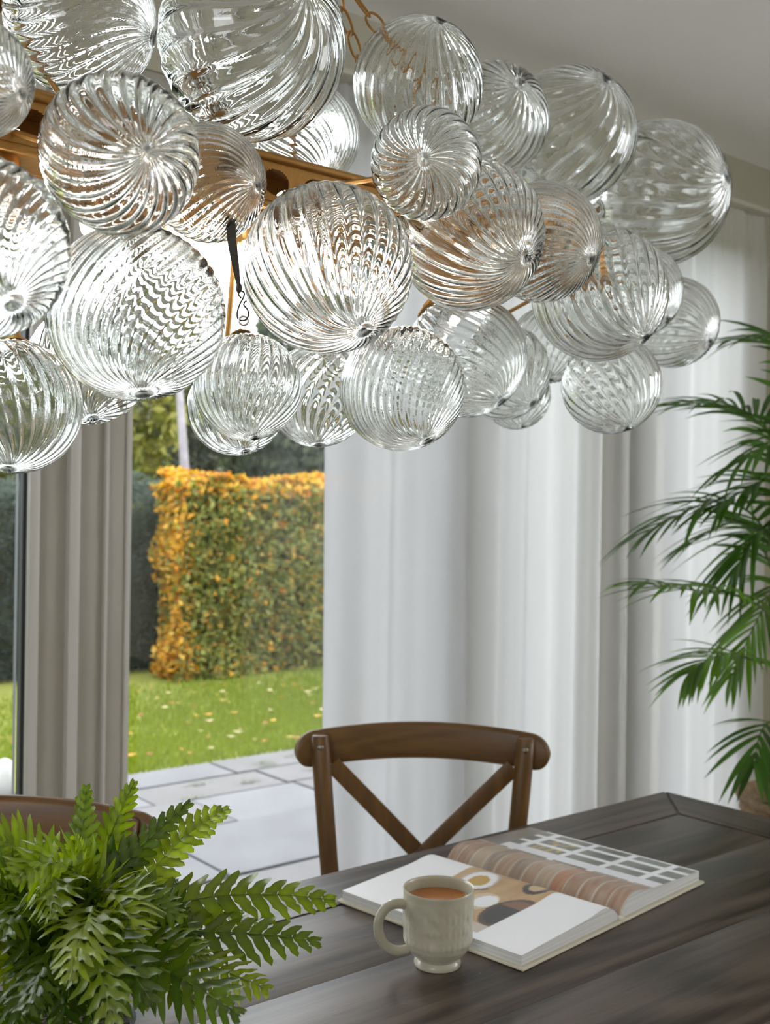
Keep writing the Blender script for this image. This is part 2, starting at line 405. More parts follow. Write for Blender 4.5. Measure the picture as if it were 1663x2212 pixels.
# ------------------------------------------------------------------ cross-back chair (local: x right seen from table, -y towards the table side, back at y=0)
def make_chair():
    root = empty('dining_chair')
    n = 40
    # top rail: bent board, ends wrap forward, arched
    rows = []; W = .234
    for i in range(n + 1):
        u = math.sin((-1 + 2 * i / n) * PI / 2); x = W * u
        yb = -.045 * u * u; zc = .872 - .016 * u * u * 1.0
        e = max(0, (abs(u) - .87) / .13); h = .0335 * math.sqrt(max(0, 1 - e * e)) + .0008; th = .0105
        nx = Vector((.045 * 2 * u / W * 1.0, 1, 0)).normalized()
        p = Vector((x, yb, zc)); ring = []
        for k in range(12):
            a = 2 * PI * k / 12; cx, sz = math.cos(a), math.sin(a)
            sx = math.copysign(abs(cx) ** .5, cx); ss = math.copysign(abs(sz) ** .5, sz)
            ring.append(p + nx * sx * th + Vector((0, 0, ss * h)))
        rows.append(ring + [ring[0]])
    mb = MB().strip(rows); bmesh.ops.remove_doubles(mb.bm, verts=mb.bm.verts, dist=1e-5)
    bmesh.ops.holes_fill(mb.bm, edges=mb.bm.edges[:])
    mb.build('top_rail', M_rail, root, True, 60)
    for s in (-1, 1):
        pts = []; rad = []
        for i in range(25):
            t = i / 24; z = .888 * (1 - t)
            x = s * (.190 - .036 * min(1, t / .45)) + s * .012 * max(0, (t - .5) * 2)
            y = -.045 * .66 - .018 - .012 * math.sin(min(1, t * 2) * PI) + .10 * max(0, t - .5) ** 1.4
            pts.append(Vector((x, y, z))); rad.append((.0155 if i else .011) * (1 - .12 * t))
        pts.insert(1, pts[0] + Vector((0, 0, -.002))); rad.insert(1, .0145)
        MB().tube(pts, rad, 14, flat=(1.12, .9)).build('rear_leg', M_chair, root, True, 60)
        rv = MB(); bmesh.ops.create_uvsphere(rv.bm, u_segments=12, v_segments=8, radius=.0055, matrix=Matrix.Translation((s * .187, -.045 * .66 - .034, .868)) @ Matrix.Diagonal((1, .5, 1, 1)))
        rv.build('rivet', M_rivet, root)
    # crossed slats
    for s in (-1, 1):
        rows = []
        for i in range(31):
            t = i / 30; x = s * (.166 - .322 * t); z = .835 - .335 * t
            yv = -.048 - (.0 if s < 0 else .007) + .020 * math.sin(t * PI); w, th = .0155, .004
            d = Vector((-s * .322, 0, -.335)).normalized(); nrm = Vector((0, 1, 0)); sd = d.cross(nrm)
            p = Vector((x, yv, z)); r = []
            for (a, b) in ((-1, -.6), (-.8, -1), (.8, -1), (1, -.6), (1, .6), (.8, 1), (-.8, 1), (-1, .6)): r.append(p + sd * w * a + nrm * th * b)
            rows.append(r + [r[0]])
        mb = MB().strip(rows); bmesh.ops.remove_doubles(mb.bm, verts=mb.bm.verts, dist=1e-6); mb.build('cross_slat', M_chair, root, True, 50)
    # seat ring with cane panel
    def seat_pt(a, k, z):
        r = (.215 + .012 * math.cos(2 * a)) * k; return Vector((r * math.cos(a) * (1 + .06 * -math.sin(a)), -.245 + r * math.sin(a) * .97, z))
    A = [2 * PI * i / 48 for i in range(48)]
    sr = MB(); loops = [[seat_pt(a, k, z) for a in A + [A[0]]] for k, z in ((1, .462), (1.0, .445), (.985, .437), (.84, .437), (.84, .458), (.86, .466), (.985, .466), (1, .462))]
    sr.strip(loops); bmesh.ops.remove_doubles(sr.bm, verts=sr.bm.verts, dist=1e-5); sr.build('seat_frame', M_chair, root)
    cp = MB(); cp.strip([[seat_pt(a, k, .461 - .006 * (1 - k)) for a in A + [A[0]]] for k in (.86, .6, .3, .02)]); bmesh.ops.remove_doubles(cp.bm, verts=cp.bm.verts, dist=1e-5); cp.build('cane_seat', M_cane, root)
    for s in (-1, 1):
        MB().tube([(s * .15, -.39, .447), (s * .165, -.40, .25), (s * .18, -.41, 0)], [.017, .016, .013], 14).build('front_leg', M_chair, root)
        MB().tube([(s * .163, -.40, .22), (s * .157, -.06, .24)], .008, 10).build('stretcher', M_chair, root)
    MB().tube([(-.168, -.405, .2), (.168, -.405, .2)], .008, 10).build('stretcher', M_chair, root)
    MB().tube([(-.156, -.055, .28), (.156, -.055, .28)], .008, 10).build('stretcher', M_chair, root)
    return root
yaw = math.atan2(FW.y, FW.x) - PI / 2      # local +y looks along the camera's forward
ch1 = make_chair()
c1 = EYE + FW * 2.05 + RT * .0755
ch1.location = (c1.x, c1.y, 0); ch1.rotation_euler.z = yaw
tag(ch1, 'brown bentwood cross-back dining chair in front of the white curtain', 'chair', 'cross-back chairs along the window side')
ch2 = copy_tree(ch1); c2 = EYE + FW * 1.49 + RT * -.528
ch2.location = (c2.x, c2.y, 0); ch2.rotation_euler.z = yaw + .02
ch2['label'] = 'brown bentwood cross-back dining chair half hidden behind the fern'

# ------------------------------------------------------------------ mug
MUG = on_z(945, 2082, TZ)
mug = tag(empty('mug', (MUG.x, MUG.y, TZ)), 'cream embossed ceramic mug of tea in front of the open book', 'mug')
def emboss(a, z):
    if z < .018 or z > .083: return 0
    env = min(1, (z - .018) / .01) * min(1, (.083 - z) / .008)
    u = a * 3.0; v = z * 95
    f = math.sin(u * 2 + 1.6 * math.sin(v)) * math.sin(v * 1.7 + math.cos(u * 2) * 1.5)
    f2 = math.sin(u * 6 + v * 2) * math.sin(u * 6 - v * 2)
    return env * (.0007 * max(0, f) ** .6 + .0007 * max(0, f2))
prof = [(.001, .004), (.022, .004), (.0225, 0), (.0275, 0), (.0285, .003), (.0275, .006), (.0255, .0085), (.0285, .012), (.034, .017), (.0385, .0235), (.0408, .031), (.0415, .04)]
prof += [(.0415 + .0009 * (z - .04) / .05, z) for z in np.linspace(.043, .088, 30)] 
prof = prof[:11] + [(np.interp(z, [.031, .04, .09], [.0408, .0415, .0425]), z) for z in np.linspace(.0325, .0885, 44)]
lo = prof[:8]; hi = prof[10:]
mid = [(np.interp(z, [.012, .017, .0235, .031], [.0285, .034, .0385, .0408]), z) for z in np.linspace(.012, .030, 14)]
prof = prof[:7] + mid + hi + [(.0428, .0905), (.0422, .092), (.0408, .0915), (.0402, .089), (.0398, .06), (.039, .035), (.033, .018), (.02, .012), (.001, .011)]
MB().lathe(prof, 180, fn=lambda a, z: emboss(a, z)).build('body', M_ceramic, mug, True, 60)
# inner wall got the same relief only where profile is outside; handle points to camera left
hd = []
for i in range(21):
    t = i / 20; a = PI / 2 + (t) * PI
    hd.append((t, a))
hx = -RT * .96 + FW * -.28; hx = Vector((hx.x, hx.y, 0)).normalized()
hp = [hx * .0405 + Vector((0, 0, .0745))]
for z, x in ((.0765, .049), (.0755, .060), (.070, .068), (.060, .0735), (.048, .0745), (.036, .071), (.027, .064), (.0215, .054), (.0205, .045), (.0215, .037)): hp.append(hx * x + Vector((0, 0, z)))
def smooth_path(P, k=4):
    out = []
    P = [Vector(p) for p in P]
    for i in range(len(P) - 1):
        p0, p1, p2, p3 = P[max(i - 1, 0)], P[i], P[i + 1], P[min(i + 2, len(P) - 1)]
        for j in range(k):
            t = j / k
            out.append(.5 * ((2 * p1) + (p2 - p0) * t + (2 * p0 - 5 * p1 + 4 * p2 - p3) * t * t + (3 * p1 - p0 - 3 * p2 + p3) * t ** 3))
    out.append(P[-1]); return out
MB().tube(smooth_path(hp), .0048, 14, flat=(1, 1.25)).build('handle', M_ceramic, mug)
MB().lathe([(.001, .0775), (.0385, .0775), (.0396, .0782)], 48).build('tea', M_tea, mug)

# ------------------------------------------------------------------ open book
bc = on_z(1160, 1935, TZ)
sp0 = on_z(1342, 1992, TZ); sp1 = on_z(958, 1872, TZ)    # spine ends on the table
bc = (sp0 + sp1) / 2; sd = (sp1 - sp0); SL = sd.length; sd.normalize(); pr = Vector((sd.y, -sd.x, 0))   # pr: across pages, away (+X side)
book = tag(empty('book', (bc.x, bc.y, TZ)), 'open hardback picture book lying on the table behind the mug', 'book')
HH = SL / 2 * .985; PW = .215
def page_h(u, s):      # u 0..1 from spine to fore edge
    thick = .020 if s < 0 else .023
    rise = 1 - math.exp(-u * 16)
    return .0045 + thick * (rise * (1 - .42 * u ** 1.3) + .22 * math.exp(-((u - .16) / .13) ** 2)) * (1 if u > 0 else 0)
BM = Matrix(((pr.x, sd.x, 0), (pr.y, sd.y, 0), (0, 0, 1)))
def bl(x, y, z): v = BM @ Vector((x, y, z)); return v
def lerp(a, b, t): return tuple(x + (y - x) * t for x, y in zip(a, b))
def left_print(u, v):      # lower half: food photograph with white borders, v 0 near camera-right end .. 1 far-left end
    W_ = (.83, .83, .86)
    if not (.26 < v < .74 and 0 <= u < .93): return W_
    def ell(cu, cv, ru, rv): return ((u - cu) / ru) ** 2 + ((v - cv) / rv) ** 2
    n = noise.noise(Vector((u * 3, v * 22, 1)))
    c = lerp((.40, .25, .12), (.58, .40, .22), .5 + .5 * n)
    if u > .60 and v > .55 - (u - .6) * .3: c = (.70, .71, .74)
    if u > .82: c = lerp(c, (.55, .54, .52), .7)
    if ell(.30, .61, .17, .085) < 1: c = (.50, .48, .46)
    if ell(.30, .61, .15, .075) < 1: c = (.80, .80, .83)
    if ell(.30, .61, .08, .048) < 1 and (u - .22) + (v - .55) * 1.2 > 0: c = (.50, .33, .08)
    if abs((u - .33) - (v - .50) * 1.6) < .015 and .40 < v < .62 and u > .36: c = (.12, .06, .03)
    if ell(.55, .46, .15, .07) < 1: c = (.60, .50, .36)
    if ell(.53, .44, .10, .05) < 1: c = (.82, .82, .85)
    if ell(.16, .35, .12, .06) < 1: c = (.06, .05, .045)
    if ell(.16, .35, .07, .035) < 1: c = (.55, .40, .24)
    if ell(.58, .29, .24, .10) < 1: c = (.10, .07, .05)
    if ell(.58, .29, .20, .085) < 1: c = (.05, .045, .045) if u > .5 else (.22, .12, .07)
    if u < .10 and .4 < v < .6: c = lerp(c, (.12, .08, .06), .5)
    if ell(.72, .62, .06, .03) < 1: c = (.62, .56, .36)
    return c
def right_print(u, v):     # brick arch near the spine, white glazing bars beyond
    n = noise.noise(Vector((u * 9, v * 60, 3))); n2 = noise.noise(Vector((u * 3, v * 9, 7)))
    if u < .40 - .04 * math.sin(v * 3):
        bw = .078; k = v / bw; fr = k - math.floor(k)
        kk = math.floor(k); rr = random.Random(kk * 7 + 1)
        base = rr.choice([(.36, .23, .15), (.30, .17, .11), (.40, .30, .21), (.26, .19, .14), (.38, .17, .09)])
        c = lerp(base, (.50, .42, .34), .25 + .35 * n)
        if fr < .13: c = (.46, .41, .35)
        if u > .36: c = lerp(c, (.5, .47, .43), .6)
        return c
    if v > .88: return lerp((.20, .18, .16), (.35, .32, .29), .5 + n2)
    if .40 <= u < .52: return (.74, .74, .78)
    for a in (.115, .33, .56, .80):
        if abs(v - a) < .018: return (.82, .83, .86)
    for a in (.66, .84):
        if abs(u - a) < .028: return (.82, .83, .86)
    if u > .97: return (.8, .8, .84)
    if .52 <= u < .9 and .6 < v < .75 and n > .1: return (.55, .38, .12)
    return lerp((.13, .14, .13), (.26, .27, .25), .5 + n2)
for s, fn, nm in ((-1, left_print, 'printed page'), (1, right_print, 'printed page')):
    nu, nv = 90, 170; V = []; Cc = []
    for i in range(nu + 1):
        u = i / nu
        for j in range(nv + 1):
            v = j / nv; V.append(bl(s * (PW * u + .0015), (v * 2 - 1) * HH, page_h(u, s))); Cc.append(fn(u, v))
    idx = np.arange((nu + 1) * (nv + 1)).reshape(nu + 1, nv + 1)
    Fq = np.stack([idx[:-1, :-1], idx[:-1, 1:], idx[1:, 1:], idx[1:, :-1]], -1).reshape(-1, 4)
    if s > 0: Fq = Fq[:, ::-1]
    mp_ = bpy.data.materials.get('printed_page') or None
    if mp_ is None:
        mp_ = mat('printed_page', (.8, .8, .8), .35); a_ = N(mp_, 'Attribute'); a_.attribute_name = 'Col'; L(mp_, a_.outputs['Color'], BS(mp_).inputs['Base Color'])
    o = np_mesh('page', np.array([tuple(v) for v in V]), Fq, mp_, book, True, np.array(Cc))
    # block of leaves under it
    mb = MB(); rows = []
    for i in range(41):
        u = i / 40; h = page_h(u, s) - .0004; x = s * (PW * u * .998 + .0015); b = .0038
        rows.append([bl(x, -HH * .998, b), bl(x, -HH * .998, h), bl(x, HH * .998, h), bl(x, HH * .998, b), bl(x, -HH * .998, b)])
    mb.strip(rows); mb.bm.faces.new([mb.bm.verts.new(Vector(p)) for p in rows[-1][:4]])
    bmesh.ops.remove_doubles(mb.bm, verts=mb.bm.verts, dist=1e-5)
    mb.build('page_block', M_edge, book, False)
    cb = MB(); c = [bl(s * .004, -HH - .006, .0), bl(s * (PW + .006), -HH - .006, 0), bl(s * (PW + .006), HH + .006, 0), bl(s * .004, HH + .006, 0)]
    lo_ = [cb.bm.verts.new(p) for p in c]; hi_ = [cb.bm.verts.new(p + Vector((0, 0, .0036))) for p in c]
    cb.bm.faces.new(lo_); cb.bm.faces.new(hi_)
    for k in range(4): cb.bm.faces.new((lo_[k], lo_[(k + 1) % 4], hi_[(k + 1) % 4], hi_[k]))
    bmesh.ops.bevel(cb.bm, geom=cb.bm.edges[:], offset=.0008, segments=1, affect='EDGES')
    cb.build('cover', M_cover, book, False)
MB().tube([bl(0, -HH - .006, .004), bl(0, HH + .006, .004)], .0045, 12, flat=(1, .8)).build('spine', M_cover, book)
# ------------------------------------------------------------------ chandelier of blown ribbed glass globes
GLOBES = [
 (0.419, 0.985, 1.763, 0.0723, 0.73, -0.63, -0.25, 'A'),
 (0.538, 0.871, 1.735, 0.0885, 0.01, -0.97, 0.26, 'B'),
 (0.225, 0.691, 1.567, 0.037, 0.53, -0.76, -0.37, 'C'),
 (0.333, 0.712, 1.548, 0.0559, -0.1, -0.97, -0.23, 'D'),
 (0.482, 0.85, 1.589, 0.0521, 0.42, -0.89, -0.17, 'E'),
 (0.775, 1.121, 1.767, 0.0653, 0.08, -0.43, -0.9, 'F'),
 (0.783, 0.919, 1.775, 0.0729, -0.19, -0.71, 0.68, 'G'),
 (0.628, 0.725, 1.607, 0.0493, -0.67, -0.7, -0.22, 'H'),
 (1.028, 1.05, 1.83, 0.0759, -0.27, -0.92, 0.29, 'I'),
 (1.262, 1.123, 1.881, 0.1036, -0.15, -0.82, 0.56, 'J'),
 (1.483, 1.124, 1.834, 0.1199, 0.23, -0.97, 0.08, 'K'),
 (0.224, 0.679, 1.459, 0.0569, 0.13, -0.72, -0.68, 'L'),
 (0.381, 0.782, 1.452, 0.0697, -0.08, -0.34, -0.94, 'M'),
 (0.537, 0.744, 1.504, 0.0725, 0.07, -0.61, -0.79, 'N'),
 (0.736, 0.781, 1.573, 0.0742, 0.14, -0.89, -0.42, 'O'),
 (0.873, 0.813, 1.595, 0.0653, 0.21, -0.89, -0.41, 'P'),
 (1.015, 0.852, 1.565, 0.082, 0.25, -0.66, -0.71, 'Q'),
 (1.377, 1.081, 1.651, 0.0726, 0.13, -0.72, -0.68, 'R'),
 (1.632, 1.198, 1.648, 0.0817, 0.14, -0.85, -0.51, 'S'),
 (1.194, 0.979, 1.481, 0.0695, -0.0, -0.41, -0.91, 'T'),
 (0.666, 0.799, 1.418, 0.0606, 0.1, -0.52, -0.85, 'U'),
 (0.497, 0.804, 1.406, 0.0471, -0.02, -0.3, -0.96, 'V'),
 (0.575, 0.953, 1.403, 0.0493, -0.02, -0.41, -0.91, 'W'),
 (0.697, 0.981, 1.427, 0.0578, -0.14, -0.23, -0.96, 'X'),
 (0.92, 0.983, 1.493, 0.0766, 0.25, -0.61, -0.76, 'Y'),
 (1.14, 1.138, 1.508, 0.0716, 0.15, -0.72, -0.68, 'Z'),
 (1.288, 1.253, 1.494, 0.0569, -0.06, -0.33, -0.94, 'a'),
 (0.319, 0.875, 1.381, 0.0555, -0.18, -0.33, -0.93, 'b'),
 (0.459, 1.05, 1.444, 0.0611, -0.1, -0.41, -0.91, 'c'),
 (1.261, 1.159, 1.564, 0.0613, -0.2, -0.26, -0.94, 'd'),
]
def globe_mesh(name, n, twist, amp, sharp, seed):
    """thick shell of unit radius, pole +Z is the visible end, neck at -Z"""
    seg, rings = n * 11, 90
    ph = np.arange(seg) * 2 * PI / seg
    th = np.concatenate([[.025], np.linspace(.05, PI - .16, rings)])     # from pole to neck
    V = []
    for t in th:
        env = min(1, math.sin(t) * 3.2) ** 1.2
        sw = twist * (t / PI - .5) + .12 * math.sin(2 * t + seed)
        q = np.abs(np.cos(n * (ph + sw) / 2)) ** sharp
        r = 1 + amp * .5 * env * (q - .45) + env * (.0028 * np.sin(5 * ph + 3 * math.sin(4 * t + seed)) * math.sin(7 * t + seed) + .0016 * np.sin(2 * ph + 11 * t + seed))
        if t < .2: r = r - .035 * math.exp(-(t / .07) ** 2) + .02 * math.exp(-((t - .12) / .05) ** 2)
        V.append(np.stack([r * math.sin(t) * np.cos(ph), r * math.sin(t) * np.sin(ph), r * math.cos(t) * .985 + 0 * ph], 1))
    a = math.sin(th[-1])
    for k, (rr, z) in enumerate(((1.02, -1.0), (1.25, -1.03), (1.2, -1.055), (.8, -1.06))):      # neck lip
        V.append(np.stack([a * rr * np.cos(ph), a * rr * np.sin(ph), z + 0 * ph], 1))
    no = len(V)
    th2 = np.linspace(PI - .17, .03, 60)
    for k, t in enumerate(th2):
        env = min(1, math.sin(t) * 3) ** 1.2
        sw = twist * (t / PI - .5) + .12 * math.sin(2 * t + seed)
        q = np.abs(np.cos(n * (ph + sw + .02) / 2)) ** (sharp * .8)
        r = .962 + amp * 1.0 * env * (q - .5) + env * .003 * np.sin(3 * ph + 9 * t + seed)
        V.append(np.stack([r * math.sin(t) * np.cos(ph), r * math.sin(t) * np.sin(ph), r * math.cos(t) * .985 + 0 * ph], 1))
    R = len(V); V = np.concatenate(V)
    i = np.arange(R - 1)[:, None] * seg; k = np.arange(seg)[None]; k2 = (k + 1) % seg
    Fq = np.stack([i + k, i + seg + k, i + seg + k2, i + k2], -1).reshape(-1, 4)
    # caps as small quads fans: top outer pole and inner pole
    V = np.concatenate([V, [[0, 0, .95], [0, 0, .951 - .035]]])
    p0, p1 = len(V) - 2, len(V) - 1; kk = np.arange(seg); kk2 = (kk + 1) % seg
    V[p0] = (0, 0, V[0][2]); V[p1] = (0, 0, V[(R - 1) * seg][2])
    top = [(int(a_), int(b_), p0) for a_, b_ in zip(kk, kk2)]
    o_ = (R - 1) * seg; bot = [(int(o_ + b_), int(o_ + a_), p1) for a_, b_ in zip(kk, kk2)]
    me = bpy.data.meshes.new(name)
    me.from_pydata(V.tolist(), [], Fq.tolist() + top + bot); me.shade_smooth(); me.materials.append(M_glass); me.update(); return me
GM = [globe_mesh('glass_globe', n, tw, am, sh, s) for n, tw, am, sh, s in
      ((30, 1.5, .024, 4, 0), (34, -1.1, .020, 4, 1), (25, 1.9, .030, 3, 2), (34, 2.3, .022, 3.5, 3), (27, -1.7, .026, 5, 4), (21, 1.1, .028, 6, 5))]
PICK = dict(A=1, B=5, C=3, D=2, E=1, F=1, G=4, H=2, I=2, J=5, K=5, L=3, M=3, N=0, O=0, P=1, Q=2, R=1, S=4, T=4, U=3, V=0, W=5, X=2, Y=1, Z=5, a=5, b=4, c=5, d=2)
FLIP = set('DKJSQ')
AX_Y, AX_Z, AX0, AX1 = .95, 1.63, -.35, 1.12
ch = tag(empty('chandelier', (.46, AX_Y, AX_Z)), 'long gilded chandelier covered in clear ribbed glass globes above the table', 'chandelier')
CO = Vector((.46, AX_Y, AX_Z))
def cpart(o, parent=None):
    o.parent = parent or ch
    if parent is None: o.location = o.location - CO
    return o
# perforated gilded spine: top and bottom rails, side plates with punched holes
sp = MB()
for dz in (.024, -.024):
    sp.box((AX0, AX_Y - .028, AX_Z + dz - .003), (AX1, AX_Y + .028, AX_Z + dz + .003), .001)
    for dy in (-.028, .028): sp.tube([(AX0, AX_Y + dy, AX_Z + dz), (AX1, AX_Y + dy, AX_Z + dz)], .0045, 10)
cpart(sp.build('spine_rail', M_brass))
for dy in (-.026, .026):
    pl = MB(); x = AX0; k = 0
    while x < AX1 - .02:          # plates pierced by round and waisted holes: built from webs
        w = .05
        for z0, z1 in ((-.021, -.013), (.013, .021)): pl.box((x, AX_Y + dy - .001, AX_Z + z0), (x + w, AX_Y + dy + .001, AX_Z + z1))
        n = 20
        for q in range(n):        # curved web between two holes
            t0, t1 = -.013 + .026 * q / n, -.013 + .026 * (q + 1) / n
            hw = .025 - .0165 * math.sqrt(max(0, 1 - ((t0 + t1) / .0262) ** 2))
            pl.box((x + w / 2 - hw, AX_Y + dy - .001, AX_Z + t0), (x + w / 2 + hw, AX_Y + dy + .001, AX_Z + t1))
        x += w; k += 1
    cpart(pl.build('pierced_plate', M_brass, None, False))
neck_me = None
def seg_dist(p, a, b):
    ab = b - a; t = max(0, min(1, (p - a).dot(ab) / ab.length_squared)); return (a + ab * t - p).length
GC = [(Vector(g[:3]), g[3]) for g in GLOBES]
def clear_path(a, b, skip):
    """bend a rod round the globes: try mid points, keep the one with most clearance"""
    best = None
    for tr in range(90):
        r_ = random.Random(tr * 13 + skip)
        m = (a + b) / 2 + Vector((r_.gauss(0, .035), r_.gauss(0, .035), r_.gauss(0, .035))) * (tr > 0)
        d = min(min(seg_dist(c, a, m), seg_dist(c, m, b)) - rr for j, (c, rr) in enumerate(GC) if j != skip)
        d -= ((a - m).length + (m - b).length) * .1
        if best is None or d > best[0]: best = (d, m)
    return best[1]
for gi, g in enumerate(GLOBES):
    nm = g[7]; c, r = GC[gi]; pole = Vector(g[4:7]).normalized()
    neck_dir = -pole
    # the neck leans towards the spine so the rod that carries it stays short
    tgt = Vector((min(max(c.x, AX0), AX1), AX_Y, AX_Z))
    me = GM[PICK.get(nm, gi % 6)]
    o = bpy.data.objects.new('glass_globe', me); COL.objects.link(o)
    q = (-pole).to_track_quat('-Z', 'Y') ; q = pole.to_track_quat('Z', 'Y')
    s = r / 1.012
    sx = -s if nm in FLIP else s
    o.rotation_mode = 'QUATERNION'; o.rotation_quaternion = q; o.scale = (s, s, s); o.location = c; cpart(o)
    nb = c + neck_dir * r
    # gilded cap on the neck, as sub-part of its globe
    cap = MB().lathe([(.0005, -1.085), (.12, -1.085), (.2, -1.075), (.205, -1.05), (.19, -1.045), (.0005, -1.045)], 24)
    cap.tube([(0, 0, -1.08), (0, 0, -1.16)], .05, 10)
    k = cap.build('neck_cap', M_brass, o)
    if nm == 'V': continue
    e = c + neck_dir * r * 1.15
    p2 = clear_path(tgt, e, gi)
    pts = smooth_path([tgt, p2, e], 8)
    cpart(MB().tube(pts, .0028, 8).build('arm', M_brass))
# visible dark strap with an S hook carrying the low front globe
vi = [i for i, g in enumerate(GLOBES) if g[7] == 'V'][0]; vc, vr = GC[vi]
dV = (vc - EYE).dot(FW)
t0, t1 = at_d(500, 515, dV), at_d(516, 622, dV)
r0 = t0 + (t0 - t1) * .55 + FW * .02
st = MB(); rows = []
for p, w in ((r0, .0042), (t0, .0040), (t0.lerp(t1, .5), .0032), (t1, .0016)):
    rows.append([p - RX * w - FW * .0008, p + RX * w - FW * .0008, p + RX * w + FW * .0008, p - RX * w + FW * .0008, p - RX * w - FW * .0008])
st.strip(rows); cpart(st.build('strap', M_iron, None, False))
kn = MB(); bmesh.ops.create_uvsphere(kn.bm, u_segments=12, v_segments=8, radius=.0028, matrix=Matrix.Translation(t1) @ Matrix.Diagonal((1, 1, 1.7, 1))); cpart(kn.build('strap_end', M_iron))
hk = [(521, 644), (515, 636), (519, 629), (527, 632), (526, 642), (519, 655), (513, 672), (513, 686), (520, 692), (528, 692), (534, 688), (537, 678), (534, 668), (527, 660), (528, 653), (533, 650)]
cpart(MB().tube(smooth_path([at_d(x, y, dV) for x, y in hk], 4), .0008, 8).build('s_hook', M_iron))
lc = at_d(526, 693, dV)
cpart(MB().closed([lc + (RX * math.cos(a) + FW * .3 * math.cos(a)) * .0038 + UX * math.sin(a) * .0038 for a in [2 * PI * i / 20 for i in range(20)]], .0010).build('loop', M_steel))
top = at_d(527, 704, dV)
# lamps in the free pockets along the spine
LAMPS = []
for x in np.arange(.02, 1.0, .085):
    best = None
    for yy in np.arange(.74, 1.2, .02):
        for zz in np.arange(1.44, 1.80, .02):
            if abs(zz - AX_Z) < .055 and abs(yy - AX_Y) < .06: continue
            for xo in (-.03, 0, .03):
                p = Vector((x + xo, yy, zz)); d = min((p - c).length - r for c, r in GC)
                d = min(d, *[(p - l).length - .022 for l in LAMPS]) if LAMPS else d
                sc_ = min(d, .03) - .10 * abs(zz - 1.58) - .12 * abs(yy - .95)
                if d > .0165 and (best is None or sc_ > best[0]): best = (sc_, p, d)
    if best: LAMPS.append(best[1])
bulb0 = None
for p in LAMPS:
    tgt = Vector((p.x, AX_Y, AX_Z)); d = (tgt - p).normalized()
    so = MB().tube([Vector((0, 0, .010)), Vector((0, 0, .013)), Vector((0, 0, .030)), Vector((0, 0, .046)), Vector((0, 0, .056))], [.0125, .0145, .018, .0165, .007], 16).build('lamp_socket', M_brass)
    so.rotation_mode = 'QUATERNION'; so.rotation_quaternion = d.to_track_quat('Z', 'Y'); so.location = p; cpart(so)
    b = MB().lathe([(.0008, -.015), (.007, -.0135), (.0115, -.009), (.013, -.002), (.012, .005), (.009, .010), (.0085, .012)], 20).build('lamp', M_bulb, so)
    if (tgt - p).length > .05: cpart(MB().tube([p + d * .03, tgt], .003, 8).build('lamp_arm', M_brass))
print('lamps', len(LAMPS), 'dropped none')
# suspension chains of oval links, two strands up to the canopies on the ceiling
def link_mesh():
    mb = MB(); pts = []
    for i in range(24):
        a = 2 * PI * i / 24; pts.append(Vector((.0072 * math.copysign(abs(math.cos(a)) ** .8, math.cos(a)), 0, .0165 * math.sin(a))))
    mb.closed(pts, .0015, 8); o = mb.build('link', M_brass); return o
lk0 = link_mesh(); used_link = False
def chain_between(a, b, twist):
    global used_link
    root = empty('chain'); root.location = a; cpart(root)
    n = max(2, int((b - a).length / .0285)); d = (b - a).normalized()
    for k in range(n + 1):
        o = lk0 if not used_link else mesh_copy(lk0); used_link = True
        o.parent = root; o.location = (b - a) * (k / n)
        o.rotation_mode = 'QUATERNION'; o.rotation_quaternion = d.to_track_quat('Z', 'Y') @ Matrix.Rotation(twist + k * PI / 2, 3, 'Z').to_quaternion()
    return root
# each strand passes two sighted points
def through(px0, py0, d0, px1, py1, d1, zt):
    a, b = at_d(px0, py0, d0), at_d(px1, py1, d1); u = (b - a) / (b - a).length
    return a, u
a1 = at_d(830, 75, 1.20); b1 = at_d(779, 10, 1.16)
a2 = at_d(775, 125, 1.24); b2 = at_d(738, 22, 1.20)
for a_, b_, tw in ((a1, b1, .5), (a2, b2, 1.2)):
    u = (b_ - a_).normalized(); e_top = b_ + u * min(.62, (HC - b_.z - .04) / max(u.z, .2))
    low = a_ - u * .10
    chain_between(low, e_top, tw)
    # short rod from the chain foot to the spine
    foot = Vector((min(low.x, AX1 - .05), AX_Y, AX_Z + .027)); cpart(MB().tube([low, low.lerp(foot, .5) + Vector((0, 0, .01)), foot], .003, 8).build('chain_rod', M_brass))
    cpart(MB().tube([e_top, Vector((e_top.x, e_top.y, HC - .02))], .003, 8).build('drop_rod', M_brass))
    cpart(MB().lathe([(.001, -.025), (.02, -.022), (.045, -.008), (.05, 0)], 32, Matrix.Translation((e_top.x, e_top.y, HC))).build('canopy', M_brass))
# curved gilded hoop behind the upper globes
hp_ = []
for i in range(41):
    a = PI * (i / 40); hp_.append(Vector((.42 + .50 * math.cos(a), 1.30 - .04 * math.sin(a), 1.66 + .13 * math.sin(a))))
cpart(MB().tube(hp_, .005, 10).build('hoop', M_brass))

